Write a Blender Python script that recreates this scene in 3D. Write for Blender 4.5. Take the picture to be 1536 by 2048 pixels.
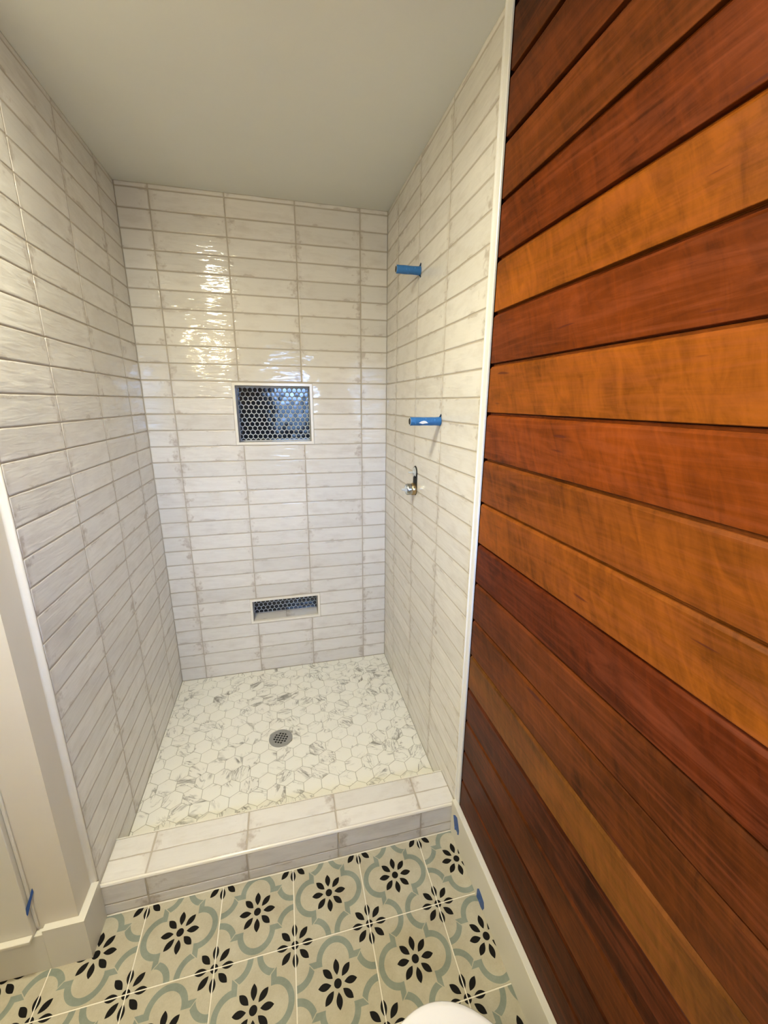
import bpy, math, random
from mathutils import Matrix, Vector

for _o in list(bpy.data.objects):
    bpy.data.objects.remove(_o)
SC = bpy.context.scene
COL = SC.collection
RND = random.Random(7)
PI = math.pi

# ------------------------------------------------------------------ camera
cam_d = bpy.data.cameras.new('camera')
cam_d.sensor_fit = 'HORIZONTAL'
cam_d.sensor_width = 36.0
cam_d.lens = 824.3007 / 1536 * 36.0
cam_d.clip_start = 0.02
cam = bpy.data.objects.new('camera', cam_d)
COL.objects.link(cam)
a, b, c = -0.2411768809, -0.2609379381, -0.0067847435
R = Matrix.Rotation(a, 3, 'Z') @ Matrix.Rotation(b, 3, 'X') @ Matrix.Rotation(c, 3, 'Y')
rt, fw, up = R @ Vector((1, 0, 0)), R @ Vector((0, 1, 0)), R @ Vector((0, 0, 1))
cam.matrix_world = Matrix(((rt.x, up.x, -fw.x, 0.61991), (rt.y, up.y, -fw.y, -2.20733),
                           (rt.z, up.z, -fw.z, 1.52893), (0, 0, 0, 1)))
SC.camera = cam

# ------------------------------------------------------------------ light
SC.view_settings.view_transform = 'Standard'
SC.view_settings.look = 'None'
SC.view_settings.gamma = 1.0
SC.view_settings.use_curve_mapping = False
SC.view_settings.exposure = 0.16

world = bpy.data.worlds.new('sky')
SC.world = world
world.use_nodes = True
wn = world.node_tree
wn.nodes.clear()
w_out = wn.nodes.new('ShaderNodeOutputWorld')
w_bg = wn.nodes.new('ShaderNodeBackground')
w_ramp = wn.nodes.new('ShaderNodeValToRGB')
w_sep = wn.nodes.new('ShaderNodeSeparateXYZ')
w_tc = wn.nodes.new('ShaderNodeTexCoord')
wn.links.new(w_tc.outputs['Generated'], w_sep.inputs[0])
w_map = wn.nodes.new('ShaderNodeMapRange')
w_map.inputs[1].default_value = -1
w_map.inputs[2].default_value = 1
wn.links.new(w_sep.outputs['Z'], w_map.inputs[0])
wn.links.new(w_map.outputs[0], w_ramp.inputs[0])
w_ramp.color_ramp.elements[0].position = 0.49
w_ramp.color_ramp.elements[0].color = (0.045, 0.075, 0.13, 1)
w_ramp.color_ramp.elements[1].position = 0.53
w_ramp.color_ramp.elements[1].color = (0.34, 0.54, 1.0, 1)
wn.links.new(w_ramp.outputs[0], w_bg.inputs[0])
w_bg.inputs[1].default_value = 49.0
wn.links.new(w_bg.outputs[0], w_out.inputs[0])

WIN = dict(x0=0.52, x1=1.00, z0=1.18, z1=1.84)      # window in the rear wall
REAR, FARL, CEIL, FZ = -2.45, -1.25, 2.4095, -0.031


def area(name, loc, rot, sx, sy, power, col, shape='RECTANGLE', spread=180):
    d = bpy.data.lights.new(name, 'AREA')
    d.shape = shape
    d.size = sx
    d.size_y = sy
    d.energy = power
    d.color = col
    d.spread = math.radians(spread)
    o = bpy.data.objects.new(name, d)
    COL.objects.link(o)
    o.location = loc
    o.rotation_euler = rot
    return o


portal = area('window_portal', ((WIN['x0'] + WIN['x1']) / 2, REAR - 0.44, (WIN['z0'] + WIN['z1']) / 2),
              (PI / 2, 0, 0), WIN['x1'] - WIN['x0'], WIN['z1'] - WIN['z0'], 1, (1, 1, 1))
portal.rotation_euler = (-PI / 2, 0, 0)
portal.data.cycles.is_portal = True
DOWNLIGHT = (0.185, -1.45)
DOWN_POWER, DOWN_COL = 23.0, (1.0, 0.97, 0.77)
BULB_STRENGTH, BULB_COL = 110.0, (1.0, 0.88, 0.54)

# ------------------------------------------------------------------ node helper


class NB:
    def __init__(s, name):
        s.m = bpy.data.materials.new(name)
        s.m.use_nodes = True
        s.t = s.m.node_tree
        s.t.nodes.clear()
        s.out = s.n('ShaderNodeOutputMaterial')
        s.b = s.n('ShaderNodeBsdfPrincipled')
        s.t.links.new(s.b.outputs[0], s.out.inputs[0])

    def n(s, t):
        return s.t.nodes.new(t)

    def put(s, sock, v):
        if isinstance(v, bpy.types.NodeSocket):
            s.t.links.new(v, sock)
        elif isinstance(v, (tuple, list)):
            sock.default_value = tuple(v) + ((1,) if len(v) == 3 and sock.type == 'RGBA' else ())
        else:
            sock.default_value = v

    def math(s, op, x, y=None, z=None, clamp=False):
        k = s.n('ShaderNodeMath')
        k.operation = op
        k.use_clamp = clamp
        s.put(k.inputs[0], x)
        if y is not None:
            s.put(k.inputs[1], y)
        if z is not None:
            s.put(k.inputs[2], z)
        return k.outputs[0]

    def add(s, x, y): return s.math('ADD', x, y)
    def sub(s, x, y): return s.math('SUBTRACT', x, y)
    def mul(s, x, y): return s.math('MULTIPLY', x, y)
    def mn(s, x, y): return s.math('MINIMUM', x, y)
    def mx(s, x, y): return s.math('MAXIMUM', x, y)
    def ab(s, x): return s.math('ABSOLUTE', x)
    def lt(s, x, y): return s.math('LESS_THAN', x, y)
    def gt(s, x, y): return s.math('GREATER_THAN', x, y)

    def soft(s, x, lo, hi):
        k = s.n('ShaderNodeMapRange')
        k.clamp = True
        s.put(k.inputs[0], x)
        s.put(k.inputs[1], lo)
        s.put(k.inputs[2], hi)
        return k.outputs[0]

    def noise(s, vec, scale, detail=2.0, rough=0.5, dist=0.0):
        k = s.n('ShaderNodeTexNoise')
        s.put(k.inputs['Vector'], vec)
        k.inputs['Scale'].default_value = scale
        k.inputs['Detail'].default_value = detail
        k.inputs['Roughness'].default_value = rough
        k.inputs['Distortion'].default_value = dist
        return k.outputs['Fac']

    def mix(s, f, x, y):
        k = s.n('ShaderNodeMix')
        k.data_type = 'RGBA'
        s.put(k.inputs[0], f)
        s.put(k.inputs[6], x)
        s.put(k.inputs[7], y)
        return k.outputs[2]

    def scale_col(s, col, f):
        k = s.n('ShaderNodeVectorMath')
        k.operation = 'SCALE'
        s.put(k.inputs[0], col)
        s.put(k.inputs[3], f)
        return k.outputs[0]

    def vec(s, x, y, z):
        k = s.n('ShaderNodeCombineXYZ')
        s.put(k.inputs[0], x)
        s.put(k.inputs[1], y)
        s.put(k.inputs[2], z)
        return k.outputs[0]

    def sep(s, v):
        k = s.n('ShaderNodeSeparateXYZ')
        s.put(k.inputs[0], v)
        return k.outputs

    def stretch(s, v, sc):
        k = s.n('ShaderNodeMapping')
        s.put(k.inputs[0], v)
        k.inputs['Scale'].default_value = sc
        return k.outputs[0]

    def rotz(s, v, ang):
        k = s.n('ShaderNodeVectorRotate')
        k.rotation_type = 'Z_AXIS'
        s.put(k.inputs['Vector'], v)
        s.put(k.inputs['Angle'], ang)
        return k.outputs[0]

    def coords(s, what='Object'):
        return s.n('ShaderNodeTexCoord').outputs[what]

    def info(s):
        return s.n('ShaderNodeObjectInfo')

    def own(s):
        """object coordinates shifted by the object's random number, and that number"""
        r = s.info().outputs['Random']
        k = s.n('ShaderNodeVectorMath')
        k.operation = 'ADD'
        s.put(k.inputs[0], s.coords())
        s.put(k.inputs[1], s.vec(s.mul(r, 37.0), s.mul(r, 91.0), s.mul(r, 53.0)))
        return k.outputs[0], r

    def bump(s, h, strength, dist):
        k = s.n('ShaderNodeBump')
        s.put(k.inputs['Height'], h)
        k.inputs['Strength'].default_value = strength
        k.inputs['Distance'].default_value = dist
        s.t.links.new(k.outputs[0], s.b.inputs['Normal'])

    def done(s, col=None, rough=None, metal=0.0, spec=None):
        if col is not None:
            s.put(s.b.inputs['Base Color'], col)
        if rough is not None:
            s.put(s.b.inputs['Roughness'], rough)
        s.b.inputs['Metallic'].default_value = metal
        if spec is not None:
            s.b.inputs['Specular IOR Level'].default_value = spec
        return s.m


def m_plain(name, col, rough=0.5, metal=0.0, var=0.04, scale=25.0, bump=0.0, spec=None):
    q = NB(name)
    v = q.coords()
    n = q.noise(v, scale, 3.0)
    f = q.add(1.0 - var, q.mul(n, 2 * var))
    if bump:
        q.bump(q.noise(v, scale * 12, 2.0), bump, 0.002)
    return q.done(q.scale_col(tuple(col), f), rough, metal, spec)


def m_glaze(name='handmade white glaze'):
    """white zellige-look glaze: wavy gloss, taupe smudges at the short ends and edges"""
    q = NB(name)
    v, r = q.own()
    u, w, _ = q.sep(q.coords('UV'))
    de = q.mul(q.mn(u, q.sub(1.0, u)), 0.30)
    dv = q.mul(q.mn(w, q.sub(1.0, w)), 0.075)
    n1 = q.noise(v, 42, 4.0, 0.58)
    n2 = q.noise(q.stretch(v, (1, 2.5, 1)), 9, 5.0, 0.62)
    n3 = q.noise(v, 9, 3.0)
    reach = q.mul(q.sub(q.add(q.mul(n1, 0.6), q.mul(n3, 0.6)), 0.572), 0.30)
    endm = q.math('MULTIPLY', q.sub(reach, de), 24.0, clamp=True)
    edgem = q.math('MULTIPLY', q.sub(q.mul(q.sub(n2, 0.53), 0.10), dv), 150.0, clamp=True)
    rim = q.math('SUBTRACT', 1.0, q.soft(q.mn(de, dv), 0.0003, 0.0042), clamp=True)
    smoke = q.mul(q.soft(n2, 0.48, 0.74), 0.24)
    fade = q.mul(q.math('SUBTRACT', 1.0, q.soft(de, 0.0, 0.022), clamp=True), q.mul(q.soft(n3, 0.36, 0.62), 0.42))
    smoke = q.mx(smoke, fade)
    mask = q.mx(q.mx(q.mul(endm, 0.68), q.mul(edgem, 0.55)), q.mx(q.mul(rim, 0.46), smoke))
    tone = q.add(0.91, q.mul(r, 0.11))
    base = q.mix(q.noise(v, 3.0, 2.0), (0.722, 0.686, 0.628), (0.745, 0.718, 0.666))
    col = q.mix(mask, q.scale_col(base, tone), (0.385, 0.315, 0.255))
    wave = q.noise(q.stretch(v, (0.16, 1.0, 1.0)), 62, 2.0, 0.45, 0.6)
    wave2 = q.noise(q.stretch(v, (0.5, 1.0, 1.0)), 17, 1.0)
    q.bump(q.add(q.mul(wave, 0.42), wave2), 0.30, 0.010)
    return q.done(col, q.add(0.045, q.mul(mask, 0.25)), 0.0, 0.5)


def m_calacatta():
    q = NB('calacatta hex')
    v, r = q.own()
    p = q.rotz(v, q.mul(r, 41.0))
    s1 = q.noise(q.stretch(p, (0.5, 1.3, 1)), 17, 4.0, 0.55, 1.2)
    s2 = q.noise(q.stretch(p, (0.6, 1.0, 1)), 15, 2.0)
    s3 = q.noise(q.stretch(p, (0.40, 1.5, 1)), 17, 5.0, 0.62, 0.8)
    line = q.math('SUBTRACT', 1.0, q.mul(q.ab(q.sub(s1, 0.5)), 30.0), clamp=True)
    line = q.mul(line, q.soft(s2, 0.46, 0.60))
    blot = q.mul(q.soft(s3, 0.545, 0.61), q.soft(s2, 0.48, 0.57))
    blot = q.mul(blot, q.soft(q.noise(q.stretch(p, (0.4, 1.6, 1)), 70, 3.0), 0.20, 0.55))
    haze = q.mul(q.soft(s2, 0.5, 0.8), 0.22)
    base = q.mix(q.mul(r, 0.5), (0.80, 0.785, 0.70), (0.80, 0.77, 0.70))
    col = q.mix(haze, base, (0.50, 0.48, 0.42))
    col = q.mix(q.mx(q.mul(line, 0.75), q.mul(blot, 0.85)), col, (0.165, 0.15, 0.12))
    return q.done(col, 0.38, 0.0, 0.4)


def m_patterned():
    """printed cement-look tile, drawn in the tile's own UV square (flat print)"""
    q = NB('patterned cement tile print')
    U, V, _ = q.sep(q.coords('UV'))
    x, y = q.sub(U, 0.5), q.sub(V, 0.5)
    ax, ay = q.ab(x), q.ab(y)
    # sage quatrefoil bands
    def ring(cx, cy):
        d = q.math('SQRT', q.add(q.math('POWER', q.sub(ax, cx), 2.0), q.math('POWER', q.sub(ay, cy), 2.0)))
        return q.mul(q.gt(d, 0.172), q.lt(d, 0.243)), d
    ringA, dA = ring(0.235, 0.0)
    ringB, dB = ring(0.265, 0.5)
    mitre = q.sub(ay, q.add(0.284, q.mul(q.sub(ax, 0.2), 0.9)))
    lobeA = q.mul(ringA, q.gt(ax, 0.2))
    neck = q.mul(q.mul(q.gt(ax, 0.2), q.lt(ax, 0.267)), q.gt(dA, 0.172))
    partA = q.mul(q.mx(lobeA, neck), q.lt(mitre, -0.006))
    partB = q.mul(ringB, q.gt(mitre, 0.006))
    band = q.mx(partA, partB)
    # eight-petal flowers at the centre and at the four corners
    def flower(fx, fy):
        rr = q.math('SQRT', q.add(q.mul(fx, fx), q.mul(fy, fy)))
        th = q.math('ARCTAN2', fy, fx)
        k = q.math('ROUND', q.mul(th, 4.0 / PI))
        dth = q.sub(th, q.mul(k, PI / 4))
        along = q.mul(rr, q.math('COSINE', dth))
        across = q.ab(q.mul(rr, q.math('SINE', dth)))
        t = q.mul(q.sub(along, 0.160), 1 / 0.080)
        wid = q.mul(q.sub(1.0, q.mul(t, t)), q.add(0.0375, q.mul(t, 0.003)))
        return q.mx(q.lt(across, wid), q.lt(rr, 0.047))
    black = q.mx(flower(x, y), flower(q.sub(ax, 0.5), q.sub(ay, 0.5)))
    v, r = q.own()
    cloud = q.noise(v, 16, 5.0, 0.62)
    fine = q.noise(v, 240, 2.0)
    bone = q.mix(q.soft(cloud, 0.32, 0.68), (0.420, 0.370, 0.270), (0.490, 0.455, 0.350))
    sage = q.mix(q.soft(cloud, 0.3, 0.7), (0.200, 0.225, 0.185), (0.260, 0.290, 0.245))
    col = q.mix(band, bone, sage)
    col = q.mix(black, col, (0.008, 0.007, 0.006))
    col = q.scale_col(col, q.add(0.92, q.mul(fine, 0.16)))
    return q.done(col, 0.6, 0.0, 0.12)


def m_wood():
    q = NB('oiled reddish wood')
    v, r = q.own()
    tint = q.info().outputs['Color']
    g1 = q.noise(q.stretch(v, (1, 0.12, 1.6)), 22, 6.0, 0.62, 2.2)
    g2 = q.noise(q.stretch(v, (1, 0.045, 1)), 110, 3.0, 0.6, 0.4)
    lean = q.n('ShaderNodeVectorRotate')
    lean.rotation_type = 'X_AXIS'
    q.put(lean.inputs['Vector'], v)
    lean.inputs['Angle'].default_value = 0.45
    fig = q.noise(q.stretch(lean.outputs[0], (1, 1.5, 0.45)), 24, 5.0, 0.60, 1.0)
    big = q.noise(q.stretch(v, (1, 0.40, 1)), 7, 2.0)
    fl = q.noise(q.stretch(v, (1, 0.16, 1.4)), 46, 1.0)
    pore = q.noise(q.stretch(v, (1, 0.07, 1)), 330, 2.0)
    f = q.add(q.add(q.mul(g1, 0.50), q.mul(g2, 0.12)), q.add(q.mul(fig, 0.80), q.mul(big, 0.92)))
    f = q.add(-0.85, q.mul(q.add(f, q.mul(q.sub(pore, 0.5), 0.12)), 1.45))
    f = q.mx(f, 0.12)
    col = q.scale_col(tint, f)
    col = q.mix(q.mul(q.soft(g1, 0.45, 0.75), 0.40), col, q.scale_col((0.22, 0.055, 0.022), 1.0))
    col = q.mix(q.mul(q.soft(fl, 0.75, 0.79), 0.75), col, (0.07, 0.014, 0.008))
    q.bump(q.add(q.mul(fig, 0.5), q.mul(g2, 0.25)), 0.10, 0.006)
    return q.done(col, q.add(0.36, q.mul(g1, 0.12)), 0.0, 0.08)


def m_tape(name, col):
    q = NB(name)
    v = q.coords()
    n = q.noise(q.stretch(v, (3, 1, 1)), 60, 4.0, 0.6)
    c2 = q.mix(q.soft(n, 0.60, 0.72), tuple(col), tuple(min(1, k * 2.0 + 0.03) for k in col))
    q.bump(q.noise(v, 220, 2.0), 0.35, 0.001)
    return q.done(c2, 0.42)


GLAZE = m_glaze()
GROUT = m_plain('taupe sanded grout', (0.45, 0.395, 0.315), 0.9, var=0.08, scale=60)
GROUT_PALE = m_plain('pale floor grout', (0.78, 0.73, 0.62), 0.9, var=0.06, scale=60)
GROUT_HEX = m_plain('warm grey hex grout', (0.44, 0.415, 0.345), 0.9, var=0.08, scale=60)
GROUT_NICHE = m_plain('light niche grout', (0.62, 0.64, 0.63), 0.9, var=0.05, scale=60)
CALA = m_calacatta()
PATTERN = m_patterned()
WOOD = m_wood()
GAP = m_plain('dark backing behind planks', (0.030, 0.0065, 0.0035), 0.95, spec=0.0)
PAINT_CEIL = m_plain('ceiling paint', (0.73, 0.725, 0.655), 0.9, var=0.02, scale=6, bump=0.08)
PAINT_WALL = m_plain('wall paint', (0.72, 0.66, 0.545), 0.75, var=0.03, scale=9, bump=0.05)
PAINT_DARK = m_plain('dark brown for niche reflections', (0.17, 0.125, 0.09), 0.75, var=0.03, scale=9)  # dark tone added so the niche hexagons mirror a dark room
PAINT_TRIM = m_plain('trim paint', (0.70, 0.665, 0.58), 0.42, var=0.025, scale=12)
TRIM_WHITE = m_plain('white edge trim', (0.74, 0.725, 0.69), 0.30, var=0.02, scale=12)
TRIM_BONE = m_plain('bone ceramic trim', (0.80, 0.76, 0.67), 0.20, var=0.04, scale=20)
NAVY = m_plain('navy glass hex', (0.003, 0.009, 0.022), 0.07, var=0.45, scale=40, spec=0.55)
STEEL = m_plain('brushed steel', (0.33, 0.325, 0.31), 0.5, 0.4, var=0.08, scale=90)
BLACK = m_plain('black hole shade and boss', (0.006, 0.006, 0.006), 0.8)  # paints the shade inside holes; also the colour of the screw boss
CHROME = m_plain('chrome', (0.42, 0.42, 0.41), 0.27, 1.0, var=0.05)
BRASS = m_plain('dull brass', (0.46, 0.33, 0.17), 0.30, 0.9, var=0.15, scale=70)
GREY_PLASTIC = m_plain('grey plastic', (0.45, 0.47, 0.48), 0.4, var=0.1, scale=80)
BLUE = m_tape('blue masking tape', (0.020, 0.130, 0.36))
BLUE2 = m_tape('flat blue tape', (0.020, 0.085, 0.32))
SCUFF = m_plain('white scuff', (0.80, 0.83, 0.86), 0.5)
PORCELAIN = m_plain('white porcelain', (0.80, 0.785, 0.78), 0.12, var=0.01, spec=0.5)
FOAM = m_plain('white plastic', (0.78, 0.77, 0.74), 0.3)

# ------------------------------------------------------------------ mesh helpers


def mesh(name, verts, faces, mat, uvs=None, smooth=False):
    me = bpy.data.meshes.new(name)
    me.from_pydata(verts, [], faces)
    me.materials.append(mat)
    if uvs:
        lay = me.uv_layers.new(name='UVMap')
        for lp in me.loops:
            lay.data[lp.index].uv = uvs[lp.vertex_index]
    if smooth:
        for p in me.polygons:
            p.use_smooth = True
    me.update()
    return me


def put(name, me, parent=None, loc=(0, 0, 0), rot=(0, 0, 0)):
    o = bpy.data.objects.new(name, me)
    COL.objects.link(o)
    o.parent = parent
    o.location = loc
    o.rotation_euler = rot
    return o


def thing(name, label, cat, loc=(0, 0, 0), group=None):
    o = bpy.data.objects.new(name, None)
    o.empty_display_size = 0.05
    COL.objects.link(o)
    o.location = loc
    o['label'] = label
    o['category'] = cat
    if group:
        o['group'] = group
    return o


def structure(o):
    o['kind'] = 'structure'
    return o


class MB:
    """collects boxes, prisms, tubes and lathes into one mesh"""

    def __init__(s):
        s.v, s.f = [], []

    def raw(s, vs, fs):
        k = len(s.v)
        s.v += [tuple(p) for p in vs]
        s.f += [tuple(i + k for i in f) for f in fs]
        return s

    def box(s, x0, x1, y0, y1, z0, z1, bev=0.0):
        if bev <= 0:
            vs = [(x, y, z) for z in (z0, z1) for y in (y0, y1) for x in (x0, x1)]
            return s.raw(vs, [(0, 2, 3, 1), (4, 5, 7, 6), (0, 1, 5, 4), (2, 6, 7, 3), (0, 4, 6, 2), (1, 3, 7, 5)])
        vs, idx = [], {}
        for sx in (0, 1):
            for sy in (0, 1):
                for sz in (0, 1):
                    for ax in range(3):
                        d = [bev, bev, bev]
                        d[ax] = 0
                        idx[(sx, sy, sz, ax)] = len(vs)
                        vs.append(((x1 - d[0]) if sx else (x0 + d[0]), (y1 - d[1]) if sy else (y0 + d[1]),
                                   (z1 - d[2]) if sz else (z0 + d[2])))
        fs = []
        I = lambda *k: idx[k]
        for q in (0, 1):
            f = [I(q, 0, 0, 0), I(q, 1, 0, 0), I(q, 1, 1, 0), I(q, 0, 1, 0)]
            fs.append(f if q else f[::-1])
            f = [I(0, q, 0, 1), I(0, q, 1, 1), I(1, q, 1, 1), I(1, q, 0, 1)]
            fs.append(f if q else f[::-1])
            f = [I(0, 0, q, 2), I(1, 0, q, 2), I(1, 1, q, 2), I(0, 1, q, 2)]
            fs.append(f if q else f[::-1])
        for p in (0, 1):
            for r in (0, 1):
                f = [I(p, r, 0, 0), I(p, r, 1, 0), I(p, r, 1, 1), I(p, r, 0, 1)]
                fs.append(f if p != r else f[::-1])
                f = [I(p, 0, r, 0), I(p, 0, r, 2), I(p, 1, r, 2), I(p, 1, r, 0)]
                fs.append(f if p != r else f[::-1])
                f = [I(0, p, r, 1), I(1, p, r, 1), I(1, p, r, 2), I(0, p, r, 2)]
                fs.append(f if p != r else f[::-1])
        for sx in (0, 1):
            for sy in (0, 1):
                for sz in (0, 1):
                    f = [I(sx, sy, sz, 0), I(sx, sy, sz, 1), I(sx, sy, sz, 2)]
                    fs.append(f if (sx + sy + sz) % 2 else f[::-1])
        return s.raw(vs, fs)

    def prism(s, prof, p0, p1, ux, uy):
        """closed 2-D profile swept from p0 to p1; ux, uy span the profile plane"""
        p0, p1, ux, uy = Vector(p0), Vector(p1), Vector(ux), Vector(uy)
        n = len(prof)
        vs = [p0 + ux * q[0] + uy * q[1] for q in prof] + [p1 + ux * q[0] + uy * q[1] for q in prof]
        fs = [(i, (i + 1) % n, n + (i + 1) % n, n + i) for i in range(n)]
        fs += [tuple(range(n))[::-1], tuple(range(n, 2 * n))]
        return s.raw(vs, fs)

    def lathe(s, prof, n=24, M=None, closed=False):
        """(r, z) profile revolved about local Z, moved by matrix M"""
        M = M or Matrix.Identity(4)
        vs, fs = [], []
        m = len(prof)
        for i in range(n):
            t = 2 * PI * i / n
            for r_, z_ in prof:
                vs.append(M @ Vector((r_ * math.cos(t), r_ * math.sin(t), z_)))
        for i in range(n):
            j = (i + 1) % n
            for k in range(m - 1 + (1 if closed else 0)):
                k2 = (k + 1) % m
                fs.append((i * m + k, j * m + k, j * m + k2, i * m + k2))
        if not closed:
            fs.append(tuple(i * m for i in range(n))[::-1])
            fs.append(tuple(i * m + m - 1 for i in range(n)))
        return s.raw(vs, fs)

    def build(s, name, mat, parent=None, loc=(0, 0, 0), rot=(0, 0, 0), smooth=False):
        me = mesh(name, s.v, s.f, mat)
        import bmesh as _b
        bm = _b.new()
        bm.from_mesh(me)
        _b.ops.recalc_face_normals(bm, faces=bm.faces)
        bm.to_mesh(me)
        bm.free()
        if smooth:
            for p in me.polygons:
                p.use_smooth = True
            try:
                me.set_sharp_from_angle(angle=math.radians(40))
            except Exception:
                pass
        return put(name, me, parent, loc, rot)


def xform(loc, axis='z'):
    """local Z of a lathe along: z, -x or y"""
    rot = {'z': Matrix.Identity(4), '-x': Matrix.Rotation(-PI / 2, 4, 'Y'), 'y': Matrix.Rotation(-PI / 2, 4, 'X')}[axis]
    return Matrix.Translation(loc) @ rot


# ------------------------------------------------------------------ tile meshes
_cache = {}


def tile_mesh(w, h, u0, u1, v0, v1, var, mat=None, jit=0.0009, thick=0.0022, key='tile'):
    """one glazed tile, local XY centred, face at Z=0, hand-made outline"""
    k = (round(w, 4), round(h, 4), round(u0, 3), round(u1, 3), round(v0, 3), round(v1, 3), var, key)
    if k in _cache:
        return _cache[k]
    r = random.Random(hash(k[:6]) % 1000 * 31 + var * 7 + 1)
    nx = max(2, int(round(w / 0.045)))
    ny = 2 if h > 0.04 else 1
    pts = []
    J = lambda: r.uniform(-jit, jit)
    cr = min(0.0022, h * 0.2, w * 0.2)
    corners = [(-w / 2, -h / 2, 1, 0), (w / 2, -h / 2, 0, 1), (w / 2, h / 2, -1, 0), (-w / 2, h / 2, 0, -1)]
    for ci, (cx, cy, dx, dy) in enumerate(corners):
        nxt = corners[(ci + 1) % 4]
        px, py = corners[(ci - 1) % 4][2:4]
        pts.append((cx - px * cr * 0.9 + 0, cy - py * cr * 0.9))
        pts.append((cx + dx * cr * 0.9, cy + dy * cr * 0.9))
        seg = nx if ci % 2 == 0 else ny
        for i in range(1, seg):
            t = i / seg
            x, y = cx + (nxt[0] - cx) * t, cy + (nxt[1] - cy) * t
            pts.append((x + (J() if ci % 2 else 0), y + (0 if ci % 2 else J())))
    n = len(pts)
    ins = lambda p, d: (p[0] * (1 - 2 * d / w), p[1] * (1 - 2 * d / h))
    rings = [(pts, -thick), (pts, -0.0009), ([ins(p, 0.0011) for p in pts], -0.0002), ([ins(p, 0.0035) for p in pts], 0.0)]
    vs = [(x, y, z) for ring, z in rings for x, y in ring]
    fs = []
    for a_ in range(3):
        for i in range(n):
            j = (i + 1) % n
            fs.append((a_ * n + i, a_ * n + j, (a_ + 1) * n + j, (a_ + 1) * n + i))
    fs.append(tuple(range(3 * n, 4 * n)))
    uv = [(u0 + (x / w + 0.5) * (u1 - u0), v0 + (y / h + 0.5) * (v1 - v0)) for x, y, z in vs]
    me = mesh(key, vs, fs, mat or GLAZE, uv)
    for p in me.polygons[:-1]:
        p.use_smooth = True
    _cache[k] = me
    return me


def clip_poly(poly, x0, x1, y0, y1):
    def cut(P, inside, inter):
        out = []
        for i in range(len(P)):
            A, B = P[i - 1], P[i]
            if inside(B):
                if not inside(A):
                    out.append(inter(A, B))
                out.append(B)
            elif inside(A):
                out.append(inter(A, B))
        return out

    def lin(A, B, ax, val):
        t = (val - A[ax]) / (B[ax] - A[ax])
        return (A[0] + (B[0] - A[0]) * t, A[1] + (B[1] - A[1]) * t)
    for ax, val, sg in ((0, x0, 1), (0, x1, -1), (1, y0, 1), (1, y1, -1)):
        if not poly:
            return []
        poly = cut(poly, lambda p: (p[ax] - val) * sg >= 0, lambda A, B: lin(A, B, ax, val))
    return poly


def hex_poly(cx, cy, flat):
    rr = flat / math.sqrt(3)
    return [(cx + rr * math.sin(k * PI / 3), cy + rr * math.cos(k * PI / 3)) for k in range(6)][::-1]


def poly_area(P):
    return 0.5 * sum(P[i - 1][0] * P[i][1] - P[i][0] * P[i - 1][1] for i in range(len(P)))


def slab_poly(P, thick, bev, dome=0.0):
    """bevelled slab from a 2-D polygon, face at z=0; returns verts, faces centred on its middle"""
    cx = sum(p[0] for p in P) / len(P)
    cy = sum(p[1] for p in P) / len(P)
    Q = [(x - cx, y - cy) for x, y in P]
    n = len(Q)
    m = max(math.hypot(*q) for q in Q)
    k = 1 - bev / m
    vs = [(x, y, -thick) for x, y in Q] + [(x, y, -bev * 0.6) for x, y in Q] + [(x * k, y * k, 0) for x, y in Q]
    fs = []
    for a_ in range(2):
        for i in range(n):
            j = (i + 1) % n
            fs.append((a_ * n + i, a_ * n + j, (a_ + 1) * n + j, (a_ + 1) * n + i))
    if dome:
        vs.append((0, 0, dome))
        fs += [(2 * n + i, 2 * n + (i + 1) % n, 3 * n) for i in range(n)]
    else:
        fs.append(tuple(range(2 * n, 3 * n)))
    return (cx, cy), vs, fs


# ------------------------------------------------------------------ dimensions from the photograph
TW, TH, GJ = 0.303, 0.0771220, 0.0034
XW = 1.1719                       # right tiled face
X1 = 0.1273                       # first vertical joint on the back wall
YL, YR = 0.1914, 0.1953           # first vertical joint on the side walls
YT = 1.1045                       # end of the side tiling
TOP = 31 * TH
ROT_BACK, ROT_LEFT, ROT_RIGHT = (PI / 2, 0, 0), (PI / 2, 0, PI / 2), (PI / 2, 0, -PI / 2)
GD = 0.0013                       # grout lies this far behind the glaze


def tile_rect(parent, place, rot, s0, s1, z0, z1, u0, u1, v0=0.0, v1=1.0):
    """one wall tile filling the joint rectangle; place(s, z) gives its centre"""
    w, h = (s1 - s0) - GJ, (z1 - z0) - GJ
    if w < 0.006 or h < 0.006:
        return
    me = tile_mesh(w, h, u0, u1, v0, v1, RND.randrange(5))
    put('tile', me, parent, place((s0 + s1) / 2, (z0 + z1) / 2), rot)


# ------------------------------------------------------------------ setting: back wall
N_UP = (0.3975, 0.7825, 1.3110, 1.6196)      # upper niche: x0 x1 z0 z1
N_LO = (0.3960, 0.7825, 0.3085, 0.4627)
BT = 0.16
mb = MB()
gx = [-0.06, N_UP[0] + 0.004, N_UP[1] - 0.004, XW + 0.06]
gz = [-0.10, N_LO[2] + 0.005, N_LO[3] - 0.005, N_UP[2] + 0.006, N_UP[3] - 0.006, CEIL + 0.04]
for i in range(3):
    for j in range(5):
        if i == 1 and j in (1, 3):
            continue
        mb.box(gx[i], gx[i + 1], GD, BT, gz[j], gz[j + 1])
wall_back = structure(mb.build('wall_back', GROUT))
cols_b = [(0.0, X1, 1 - X1 / TW, 1.0)] + [(X1 + k * TW, X1 + (k + 1) * TW, 0.0, 1.0) for k in range(3)]
cols_b.append((X1 + 3 * TW, XW, 0.0, (XW - X1 - 3 * TW) / TW))
P_back = lambda s, z: (s, 0.0, z)


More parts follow.
